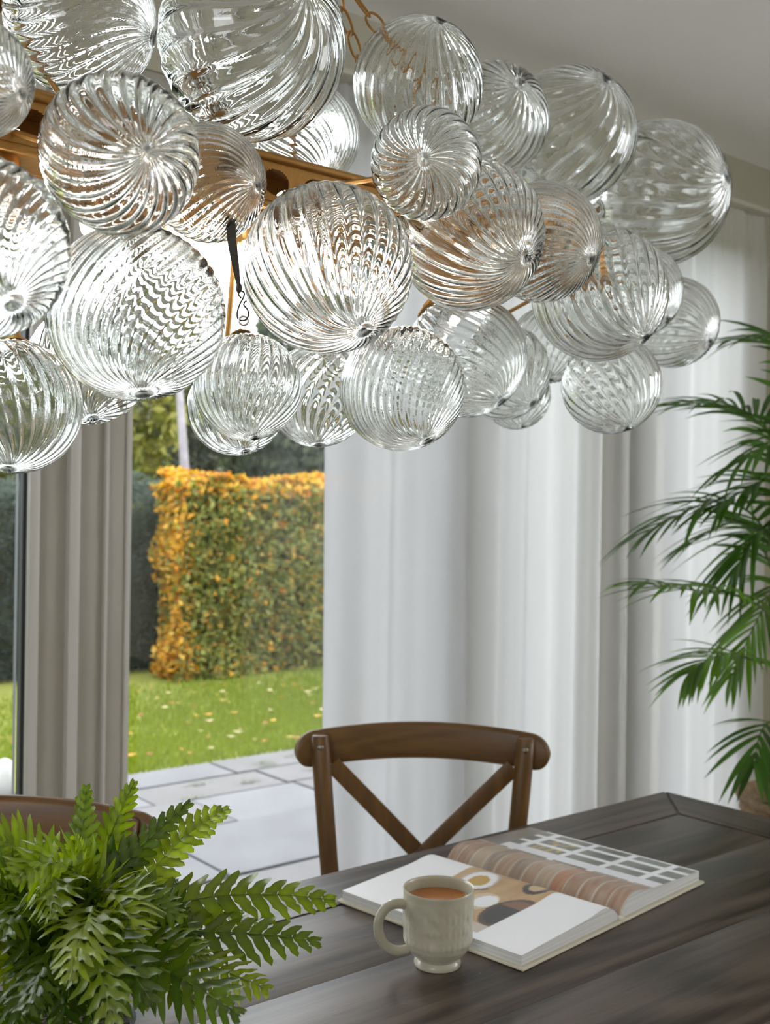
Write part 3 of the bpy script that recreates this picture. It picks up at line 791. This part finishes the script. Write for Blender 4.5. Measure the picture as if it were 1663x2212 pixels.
# ------------------------------------------------------------------ fern
FB = at_d(150, 2180, .93); FO = Vector((FB.x, FB.y, .875))
fern = tag(empty('potted_fern', (FO.x, FO.y, TZ)), 'lush green fern with arching lobed fronds at the near end of the table', 'fern')
FL = Vector((FO.x, FO.y, TZ))
MB().lathe([(.001, 0), (.04, 0), (.044, .004), (.056, .09), (.060, .10), (.056, .10), (.052, .092), (.001, .090)], 40).build('pot', M_pot, fern)
MB().lathe([(.001, .0905), (.050, .0905), (.051, .093), (.001, .094)], 24).build('soil', M_soil, fern)
def frond(p0, tip, W, npin, twist=0., lift=.35, col=(.10, .22, .025), seed=0, start=.22, droop=.0, name='frond'):
    r = random.Random(seed); d = tip - p0; Ln = d.length
    hz = Vector((d.x, d.y, 0)); hz = hz.normalized() if hz.length > 1e-4 else Vector((1, 0, 0))
    c1 = p0 + Vector((0, 0, 1)) * Ln * lift * 1.1 + hz * Ln * .06; c2 = p0 + d * .62 + Vector((0, 0, 1)) * Ln * lift * .55
    def B(t): return p0 * (1 - t) ** 3 + c1 * 3 * t * (1 - t) ** 2 + c2 * 3 * t * t * (1 - t) + tip * t ** 3
    V, Fc, C = [], [], []
    pref = (-FW * .75 + Vector((0, 0, .62)) + RT * .15).normalized()
    base = np.array(col)
    def frame(t):
        p = B(t); tg = (B(min(1, t + .01)) - B(max(0, t - .01))).normalized()
        s = tg.cross(pref).normalized()
        s = Matrix.Rotation(twist * .6, 3, tg) @ s; return p, tg, s, s.cross(tg)
    # rachis, a thin three-sided stem
    prev = None
    for i in range(33):
        t = i / 32; p, tg, s, nn = frame(t); rad = .0017 * (1 - .75 * t); o = len(V)
        for k in range(4):
            a = k * PI / 2; V.append(p + s * math.cos(a) * rad + nn * math.sin(a) * rad); C.append((.26, .36, .06))
        if prev is not None:
            for k in range(4): Fc.append((prev + k, prev + (k + 1) % 4, o + (k + 1) % 4, o + k))
        prev = o
    for i in range(npin):
        q = (i + .5) / npin; t = start + (1 - start) * q ** .92
        wl = W * min(1, .55 + q * 2.2) * (1 - q ** 2.6) ** .75 + .002
        p, tg, s, nn = frame(t)
        for sd_ in (-1, 1):
            l = wl * r.uniform(.85, 1.08); fwd = .30 + .55 * q + r.uniform(-.08, .08)
            dr = (s * sd_ + tg * fwd).normalized(); bend = r.uniform(-.25, .12) - .15
            hw = (Ln * (1 - start) / npin) * .60 * (1.0 - .15 * q); ax = tg
            m = 7; o = len(V); tone = base * r.uniform(.8, 1.25) * (1 + .35 * q) + np.array((.03, .03, 0)) * r.random()
            wv = r.uniform(0, 6)
            for j in range(m + 1):
                u = j / m; w = hw * (1.0 if u < .05 else (.92 + .16 * math.sin(u * 17 + wv)) * (1 - u ** 3.2) ** .6) + .0002
                cc = p + dr * l * u + nn * l * (bend * u * u + .05 * math.sin(u * 6 + wv)) + tg * l * .12 * u * u
                wz = .22 * w * math.sin(u * 13 + wv)
                V += [cc - ax * w + nn * (wz + .18 * w), cc, cc + ax * w + nn * (-wz + .18 * w)]
                C += [tone, tone * 1.25, tone * .95]
                if j:
                    a = o + (j - 1) * 3; b = o + j * 3
                    Fc += [(a, a + 1, b + 1, b), (a + 1, a + 2, b + 2, b + 1)]
    V = [v - FL for v in V]
    return np_mesh(name, np.array([tuple(v) for v in V]), np.array(Fc), M_leaf, fern, True, np.array([tuple(c) for c in C]))
FR = [  # tip pixel x, y, depth, half width, twist, lift
 (290, 1690, 1.00, .026, .2, .22), (186, 1700, .97, .024, .0, .25), (492, 1748, 1.04, .028, .5, .42), (410, 1735, .98, .024, .2, .25),
 (722, 1945, .97, .031, -.15, .36), (690, 2035, .93, .034, -.35, .30), (580, 2140, .88, .030, -.3, .35), (520, 2195, .76, .040, .3, .30),
 (-30, 1815, .90, .036, .1, .6), (75, 1812, 1.02, .030, .3, .5), (160, 1810, .90, .024, 1.2, .35), (-60, 1900, .84, .036, .2, .5),
 (30, 1900, .80, .034, -.3, .6), (-20, 2040, .78, .034, .2, .5), (150, 2120, .72, .036, .1, .5), (330, 2170, .74, .036, .2, .45),
 (440, 2075, .86, .032, -.4, .45), (395, 1985, .84, .028, -.3, .55), (300, 2035, .80, .034, .0, .7), (210, 1930, .86, .028, .4, .45),
 (110, 1985, .78, .032, .3, .65), (300, 1930, .94, .026, -.1, .4), (-90, 2130, .80, .034, 0, .4), (60, 2190, .72, .036, .3, .4), (245, 2215, .70, .036, 0, .4),
 (560, 2000, 1.06, .030, -.6, .5), (-100, 1980, .95, .034, .3, .5), (90, 1900, 1.08, .030, .2, .4), (420, 2180, .80, .032, -.3, .4), (0, 1870, .98, .032, -.2, .6),
]
for i, (x, y, d, w, tw, lf) in enumerate(FR):
    r = random.Random(i + 40); b = FO + Vector((r.uniform(-.03, .03), r.uniform(-.03, .03), -.002))
    col = [(.115, .165, .009), (.075, .118, .009), (.165, .22, .012), (.045, .08, .010)][i % 4]
    frond(b, at_d(x, y, d), w * (.85 if i in (0, 1, 2, 3, 10) else 1.12), 16, tw, lf, col, i)
for i in range(30):
    r = random.Random(i + 900); a = r.uniform(0, 2 * PI); rad = r.uniform(.05, .15); h = r.uniform(.02, .16) * (1.0 - rad * 4)
    b = FO + Vector((r.uniform(-.035, .035), r.uniform(-.035, .035), -.002))
    frond(b, FO + Vector((math.cos(a) * rad, math.sin(a) * rad, max(.0, h))), r.uniform(.026, .036), 12, r.uniform(-.5, .5), r.uniform(.4, .8), (.032, .068, .007), i + 300)  # fill fronds coloured darker to stand for shade deep in the fern

# ------------------------------------------------------------------ palm in a woven basket
PB = Vector((2.72, 1.55, 0)); PH = .55
palm = tag(empty('potted_palm', PB), 'tall feathery palm in a woven basket beyond the far end of the table', 'palm')
bk = MB().lathe([(.001, 0), (.12, 0), (.135, .01)] + [(.135 + .035 * (z / PH) + .004 * math.sin(z * 210), z) for z in np.linspace(.02, PH - .02, 60)] + [(.176, PH - .012), (.182, PH), (.176, PH + .008), (.165, PH), (.160, PH - .02), (.158, PH - .06), (.001, PH - .062)], 72,
    fn=lambda a, z: .0022 * math.sin(a * 36 + (PI if int(z * 66) % 2 else 0)) if .02 < z < PH - .01 else 0)
bk.build('basket', M_basket, palm)
MB().lathe([(.001, PH - .058), (.15, PH - .058), (.152, PH - .05), (.001, PH - .048)], 24).build('soil', M_soil, palm)
def palm_frond(P, nl, ll, seed, col=(.045, .10, .02), hang=.5, t0=.3):
    r = random.Random(seed); path = smooth_path(P, 10); n = len(path)
    V, Fc, C = [], [], []; prev = None
    for i, p in enumerate(path):
        t = i / (n - 1); tg = (path[min(i + 1, n - 1)] - path[max(i - 1, 0)]).normalized(); s = tg.cross(Vector((0, 0, 1))).normalized(); nn = s.cross(tg)
        rad = .0055 * (1 - .8 * t); o = len(V)
        for k in range(5):
            a = 2 * PI * k / 5; V.append(p + s * math.cos(a) * rad + nn * math.sin(a) * rad); C.append((.10, .16, .03))
        if prev is not None:
            for k in range(5): Fc.append((prev + k, prev + (k + 1) % 5, o + (k + 1) % 5, o + k))
        prev = o
    for k in range(nl):
        q = (k + .5) / nl; t = t0 + (1 - t0) * q; fi = t * (n - 1); i = min(int(fi), n - 2); p = path[i].lerp(path[i + 1], fi - i)
        tg = (path[i + 1] - path[i]).normalized(); s = tg.cross(Vector((0, 0, 1))).normalized(); nn = s.cross(tg)
        for sd_ in (-1, 1):
            l = ll * (.65 + .5 * math.sin(PI * min(1, q * .9 + .15))) * r.uniform(.85, 1.12)
            dr = (s * sd_ * (1.0 - .55 * q) + tg * (.55 + .8 * q) + nn * r.uniform(.0, .35)).normalized(); w0 = .0075 * r.uniform(.8, 1.2)
            o = len(V); tone = np.array(col) * r.uniform(.6, 1.5); m = 6; wd = dr.cross(nn).normalized(); hg = hang * r.uniform(.6, 1.4)
            for j in range(m + 1):
                u = j / m; w = w0 * (math.sin(PI * (u * .86 + .10)) ** .7) * (1 - u ** 6) + .0002
                cc = p + dr * l * u - Vector((0, 0, 1)) * l * hg * u * u * .6
                V += [cc - wd * w + nn * w * .35, cc, cc + wd * w + nn * w * .35]; C += [tone, tone * 1.2, tone]
                if j: a = o + (j - 1) * 3; b = o + j * 3; Fc += [(a, a + 1, b + 1, b), (a + 1, a + 2, b + 2, b + 1)]
    V = [v - PB for v in V]
    return np_mesh('frond', np.array([tuple(v) for v in V]), np.array(Fc), M_palm, palm, True, np.array([tuple(c) for c in C]))
crown = PB + Vector((0, 0, .50))
PF = [  # way points in (px, py, depth) from the crown outwards
 [(1700, 1250, 2.85), (1668, 960, 2.80), (1600, 885, 2.75), (1470, 876, 2.7)],
 [(1690, 1300, 2.80), (1640, 1130, 2.70), (1540, 1085, 2.62), (1400, 1150, 2.55)],
 [(1680, 1380, 2.75), (1600, 1290, 2.65), (1500, 1275, 2.55), (1400, 1262, 2.48)],
 [(1690, 1480, 2.75), (1610, 1420, 2.65), (1540, 1420, 2.6), (1490, 1455, 2.55)],
 [(1720, 1150, 2.9), (1740, 850, 2.9), (1700, 740, 2.85), (1600, 735, 2.8)],
 [(1690, 1350, 2.85), (1655, 1200, 2.9), (1590, 1130, 2.95), (1500, 1170, 3.0)],
 [(1730, 1300, 2.8), (1760, 1050, 2.7), (1720, 930, 2.6), (1600, 1000, 2.5)],
 [(1700, 1600, 2.8), (1665, 1560, 2.75), (1640, 1590, 2.7), (1630, 1650, 2.66)],
 [(1705, 1420, 2.9), (1690, 1260, 2.85), (1640, 1330, 2.8), (1580, 1460, 2.75)],
 [(1760, 1200, 2.9), (1850, 950, 2.9), (1950, 900, 2.9), (2050, 980, 2.9)],
 [(1760, 1350, 2.85), (1830, 1200, 2.8), (1920, 1180, 2.75), (2000, 1250, 2.7)],
 [(1720, 1250, 2.8), (1700, 1080, 2.72), (1650, 1040, 2.66), (1560, 1090, 2.6)],
 [(1715, 1350, 2.8), (1690, 1180, 2.76), (1640, 1150, 2.7), (1590, 1230, 2.66)],
]
for i, w in enumerate(PF):
    r = random.Random(i)
    P = [crown + Vector((r.uniform(-.04, .04), r.uniform(-.04, .04), 0))] + [at_d(*q) for q in w]
    palm_frond(P, 16 if i != 7 else 8, .19 if i not in (3, 7, 8) else .15, i, (.05, .115, .02) if i not in (3, 8, 2) else (.09, .19, .02), t0=.42)

# ------------------------------------------------------------------ garden
lawn = MB(); nx, ny_ = 90, 60; rows = []
for j in range(ny_ + 1):
    y = 4.93 + (60 - 4.93) * (j / ny_) ** 2
    rows.append([Vector((-25 + 75 * i / nx, y, .0 + .02 * noise.noise(Vector((i * .3, y * .5, 0))) * min(1, (y - 4.93)) - .02)) for i in range(nx + 1)])
lawn.strip(rows); tag(lawn.build('lawn', M_grass), kind='structure')
n = 70000; gx = rs.uniform(.2, 6.5, n); gy = 4.95 + rs.beta(1, 1.6, n) * 2.6; h = rs.uniform(.02, .045, n); an = rs.uniform(0, 2 * PI, n); w = .004
dx, dy = np.cos(an) * w, np.sin(an) * w; lx, ly = rs.normal(0, .012, n), rs.normal(0, .012, n)
V = np.stack([np.stack([gx - dx, gy - dy, 0 * gx - .025], 1), np.stack([gx + dx, gy + dy, 0 * gx - .025], 1), np.stack([gx + lx, gy + ly, h - .01], 1)], 1).reshape(-1, 3)
tone = (.75 + .5 * rs.random(n))[:, None] * np.array([(.095, .135, .010)]) + rs.random(n)[:, None] * np.array([(.025, .01, .0)])
o = np_mesh('grass', V, np.arange(3 * n).reshape(-1, 3), M_hedge, None, False, np.repeat(tone, 3, 0)); tag(o, 'short green lawn grass between the patio and the hedges', 'grass', kind='stuff')
n = 260; gx = rs.uniform(.2, 6, n); gy = 4.95 + rs.random(n) ** 1.3 * 2.4; an = rs.uniform(0, 6.28, n); s_ = rs.uniform(.018, .036, n)
ca, sa = np.cos(an), np.sin(an); tz = rs.uniform(.0, .02, n) + .022
def q4(cx, cy_, cz): return np.stack([np.stack([cx + s_ * (ca * a - sa * b * .6), cy_ + s_ * (sa * a + ca * b * .6), cz + s_ * e], 1) for a, b, e in ((-1, 0, .2), (0, -1, 0), (1, 0, .3), (0, 1, .15))], 1).reshape(-1, 3)
pal = .55 * np.array([(.50, .17, .03), (.60, .33, .05), (.55, .40, .12), (.36, .12, .04), (.62, .50, .30)])[rs.integers(0, 5, n)]
o = np_mesh('fallen_leaves', q4(gx, gy, tz), np.arange(4 * n).reshape(-1, 4), M_hedge, None, False, np.repeat(pal, 4, 0)); tag(o, 'orange and brown autumn leaves fallen on the green lawn', 'leaves', kind='stuff')
# patio of separate slabs
M_STONES = [M_stone, noise_mat('warm_grey_sandstone', (.040, .038, .042), (.058, .056, .062), 3, .65, .25, 14), noise_mat('pale_sandstone', (.046, .047, .055), (.078, .079, .090), 2, .65, .25, 14)]
for q_ in M_STONES: BS(q_).inputs['Specular IOR Level'].default_value = .2
pat = tag(MB().box((-2.5, YW + .31, -.12), (9, 4.93, -.028)).build('patio', M_joint, None, False), kind='structure')
y = YW + .33; k = 0; r = random.Random(5)
while y < 4.90:
    dy = [.44, .30, .58, .42, .30, .56][k % 6]; dy = min(dy, 4.925 - y); x = -1.2 - r.uniform(0, .5)
    while x < 5.6:
        dx = r.choice([.42, .56, .70, .84]); dz = r.uniform(-.003, .003)
        s_m = MB().box((x + .006, y + .006, -.04), (x + dx - .006, y + dy - .006, dz - .003), .004).build('paving_slab', M_STONES[r.randrange(3)], pat, False); x += dx
    y += dy; k += 1
k = 26; mx, my = rs.uniform(1.2, 4.4, k), rs.uniform(2.9, 4.85, k); cen = rs.integers(0, k, 1500)
P = np.stack([mx[cen] + rs.normal(0, .035, 1500), my[cen] + rs.normal(0, .012, 1500), rs.uniform(-.006, .010, 1500)], 1)
s_ = np.full(1500, .006); ca, sa = np.cos(rs.uniform(0, 6, 1500)), np.sin(rs.uniform(0, 6, 1500))
o = np_mesh('moss_tufts', q4(P[:, 0], P[:, 1], P[:, 2]), np.arange(6000).reshape(-1, 4), M_hedge, None, False, np.tile(np.array([(.07, .085, .03)]), (6000, 1))); tag(o, 'small tufts of green moss in the patio joints', 'moss', kind='stuff')
# leaf masses
def leafmass(name, P, size, cols, parent=None, m=M_hedge, kind='stuff', flat=.5, nrm=None):
    n = len(P); a = rs.normal(size=(n, 3))
    if nrm is not None: a = a * .7 + nrm
    a /= np.linalg.norm(a, axis=1)[:, None]; b = rs.normal(size=(n, 3)); b -= (b * a).sum(1)[:, None] * a; b /= np.linalg.norm(b, axis=1)[:, None]; c = np.cross(a, b)
    s = (size * rs.uniform(.6, 1.25, n))[:, None]
    V = np.stack([P - b * s, P + c * s * flat + a * s * .15, P + b * s, P - c * s * flat + a * s * .15], 1).reshape(-1, 3)
    o = np_mesh(name, V, np.arange(4 * n).reshape(-1, 4), m, parent, False, np.repeat(cols, 4, 0)); o['kind'] = kind; return o
def box_shell(x0, x1, y0, y1, z1, n, bump=.10, faces='flt', depth=.16):
    """points on the front (f), left end (l) and top (t) of a clipped hedge"""
    A = {'f': (x1 - x0) * z1, 'l': (y1 - y0) * z1, 't': (x1 - x0) * (y1 - y0)}; tot = sum(A[f] for f in faces); out = []
    for f in faces:
        k = int(n * A[f] / tot); u, v = rs.random(k), rs.random(k); d = -depth * rs.random(k) ** 1.5 + bump * .5
        if f == 'f': p = np.stack([x0 - .05 + u * (x1 - x0), y0 - d, v * z1], 1)
        elif f == 'l': p = np.stack([x0 - d, y0 - .05 + u * (y1 - y0), v * z1], 1)
        else: p = np.stack([x0 + u * (x1 - x0), y0 + v * (y1 - y0), z1 + d], 1)
        q = p * 3.1
        w = (np.sin(q[:, 0] * 1.3 + 2 * np.sin(q[:, 2])) * np.sin(q[:, 2] * 1.7 + q[:, 1]) + np.sin(q[:, 0] * 3.1 + q[:, 1] * 2.3) * .5)[:, None] * bump * (.6 if f == 'l' else .45)
        nv = {'f': (0, -1, 0), 'l': (-1, 0, 0), 't': (0, 0, 1)}[f]; out.append(p + w * np.array([nv]))
    return np.concatenate(out)
# copper beech hedge
hx0, hx1, hy0, hy1, hz = 4.02, 10.0, 7.45, 7.86, 1.50
hedge = tag(empty('beech_hedge', (hx0, hy0, 0)), 'clipped beech hedge turning orange and yellow at its edges', 'hedge')
HB = np.array([hx0, hy0, 0])
P = box_shell(hx0, hx1, hy0, hy1, hz, 62000, .12)
ex = np.clip(1 - (P[:, 0] - hx0 + .05) / .24, 0, 1); ez = np.clip(1 - (hz + .08 - P[:, 2]) / .30, 0, 1); e = np.clip(np.maximum(ex ** 1.5, ez ** 1.3) + rs.normal(0, .15, len(P)), 0, 1)[:, None]
mix = rs.random(len(P))[:, None]
green = np.where(mix < .5, (.17, .20, .045), np.where(mix < .88, (.33, .33, .09), (.44, .33, .08)))
oran = np.where(mix < .6, (.72, .36, .04), np.where(mix < .85, (.78, .52, .10), (.55, .20, .03)))
mask = (rs.random(len(P))[:, None] < e * .9 + .03)
P = np.concatenate([P]); cc = .50 * np.where(mask, oran, green) * rs.uniform(.75, 1.25, (len(P), 1))
leafmass('foliage', P - HB, .036, cc, hedge, flat=.55)
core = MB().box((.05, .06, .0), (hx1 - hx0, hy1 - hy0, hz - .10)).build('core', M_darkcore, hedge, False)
# dark yew hedge behind and to the left
def dark_hedge(name, label, x0, x1, y0, y1, z1, n, c1, c2, size=.03, cat='hedge', top=None):
    h = tag(empty(name, (x0, y0, 0)), label, cat); P = box_shell(x0, x1, y0, y1, z1, n, .16, 'ft')
    m = rs.random(len(P))[:, None]; cc = np.array(c1) * (1 - m) + np.array(c2) * m
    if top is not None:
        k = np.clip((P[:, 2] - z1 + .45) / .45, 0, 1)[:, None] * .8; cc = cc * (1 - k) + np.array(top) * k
    leafmass('foliage', P - np.array([x0, y0, 0]), size, cc, h, flat=.35)
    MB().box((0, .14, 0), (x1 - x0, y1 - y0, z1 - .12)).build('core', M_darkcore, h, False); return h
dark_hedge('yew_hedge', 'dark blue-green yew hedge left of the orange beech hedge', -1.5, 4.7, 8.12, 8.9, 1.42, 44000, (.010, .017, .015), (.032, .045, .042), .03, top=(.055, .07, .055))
# trees and shrubs beyond
def tree(label, x, y, h, cr, n, c1, c2, size=.09, trunk=.12, cz=None, name='tree', group='trees beyond the hedges', bark=M_bark):
    t = tag(empty(name, (x, y, 0)), label, 'tree', group)
    k = 16; cs = rs.normal(size=(k, 3)) * .38; rad = rs.uniform(.35, .6, k)
    which = rs.integers(0, k, n); d = rs.normal(size=(n, 3)); d /= np.linalg.norm(d, axis=1)[:, None]
    P = cs[which] + d * (rad[which] * rs.uniform(.75, 1.05, n))[:, None]
    P = P * np.array(cr) + np.array([0, 0, cz if cz else h - cr[2]]); P = P[P[:, 2] > .1]
    m = rs.random(len(P))[:, None]; cc = np.array(c1) * (1 - m) + np.array(c2) * m
    leafmass('crown', P, size, cc, t)
    tp = [Vector((0, 0, 0)), Vector((.05 * h * .1, 0, h * .35)), Vector((-.04, .05, h * .75))]
    MB().tube(smooth_path(tp, 6), [trunk * (1 - .6 * i / 12) for i in range(13)], 10).build('trunk', bark, t)
    return t
tree('olive-yellow leafy tree behind the left end of the beech hedge', 5.0, 12.4, 3.9, (1.5, .9, 1.9), 20000, (.07, .08, .015), (.18, .17, .035))
tree('yellow-green leafy tree far behind the dark yew hedge', 2.0, 12.6, 4.2, (1.2, .9, 2.1), 18000, (.035, .05, .02), (.10, .11, .04))
tree('grey-purple bare-looking tree above the orange beech hedge top', 11.9, 14.6, 4.2, (1.8, 1.2, 2.1), 20000, (.055, .05, .055), (.12, .105, .11), .06)
tree('dark green tree behind the middle of the beech hedge', 8.9, 12.8, 4.0, (1.3, 1.0, 2.0), 18000, (.02, .03, .018), (.055, .065, .035))
tree('dark evergreen tree beyond the yew hedge at the door post', -2.6, 12.6, 4.2, (1.9, 1.0, 2.1), 18000, (.014, .024, .016), (.045, .06, .035))
tree('broad grey-green tree at the far end of the garden', 6.2, 18.0, 5.4, (3.0, 1.8, 2.7), 20000, (.035, .042, .03), (.085, .09, .06), .11)
dark_hedge('boundary_hedge', 'tall dense grey-green hedge closing off the far end of the garden', -10, 26, 23.5, 24.5, 5.2, 60000, (.022, .027, .02), (.07, .075, .055), .13)
tt = at_d(400, 1030, 10.6); tt2 = at_d(388, 850, 10.7)
st_ = tag(empty('tree', (tt.x + .15, tt.y, 0)), 'slim pale grey tree trunk rising behind the beech hedge', 'tree', 'trees beyond the hedges')
sb = Vector((tt.x + .15, tt.y, 0))
MB().tube([Vector((0, 0, -.02)), tt - sb, tt2 - sb, tt2 - sb + (tt2 - tt) * 1.2], [.06, .045, .035, .02], 12).build('trunk', M_bark, st_)
for k in range(5):
    q = (tt2 - sb).lerp(tt2 - sb + (tt2 - tt) * 1.2, k / 5); MB().tube([q, q + Vector((math.cos(k * 2.4) * .35, math.sin(k * 2.4) * .2, .5))], [.014, .004], 6).build('branch', M_bark, st_)
# white ornament on the patio
wp = on_z(9, 1745, 0)
wo = tag(empty('garden_ornament', (wp.x, wp.y, 0)), 'white tapering garden ornament on the patio at the left glass pane', 'ornament')
MB().lathe([(.001, 0), (.07, 0), (.072, .01), (.06, .02), (.05, .028), (.066, .05), (.074, .085), (.070, .12), (.058, .155), (.042, .185), (.024, .205), (.008, .213), (.001, .214)], 32, fn=lambda a, z: -.004 * abs(math.sin(a * 4)) if z > .03 else 0).build('body', M_white_stone, wo)
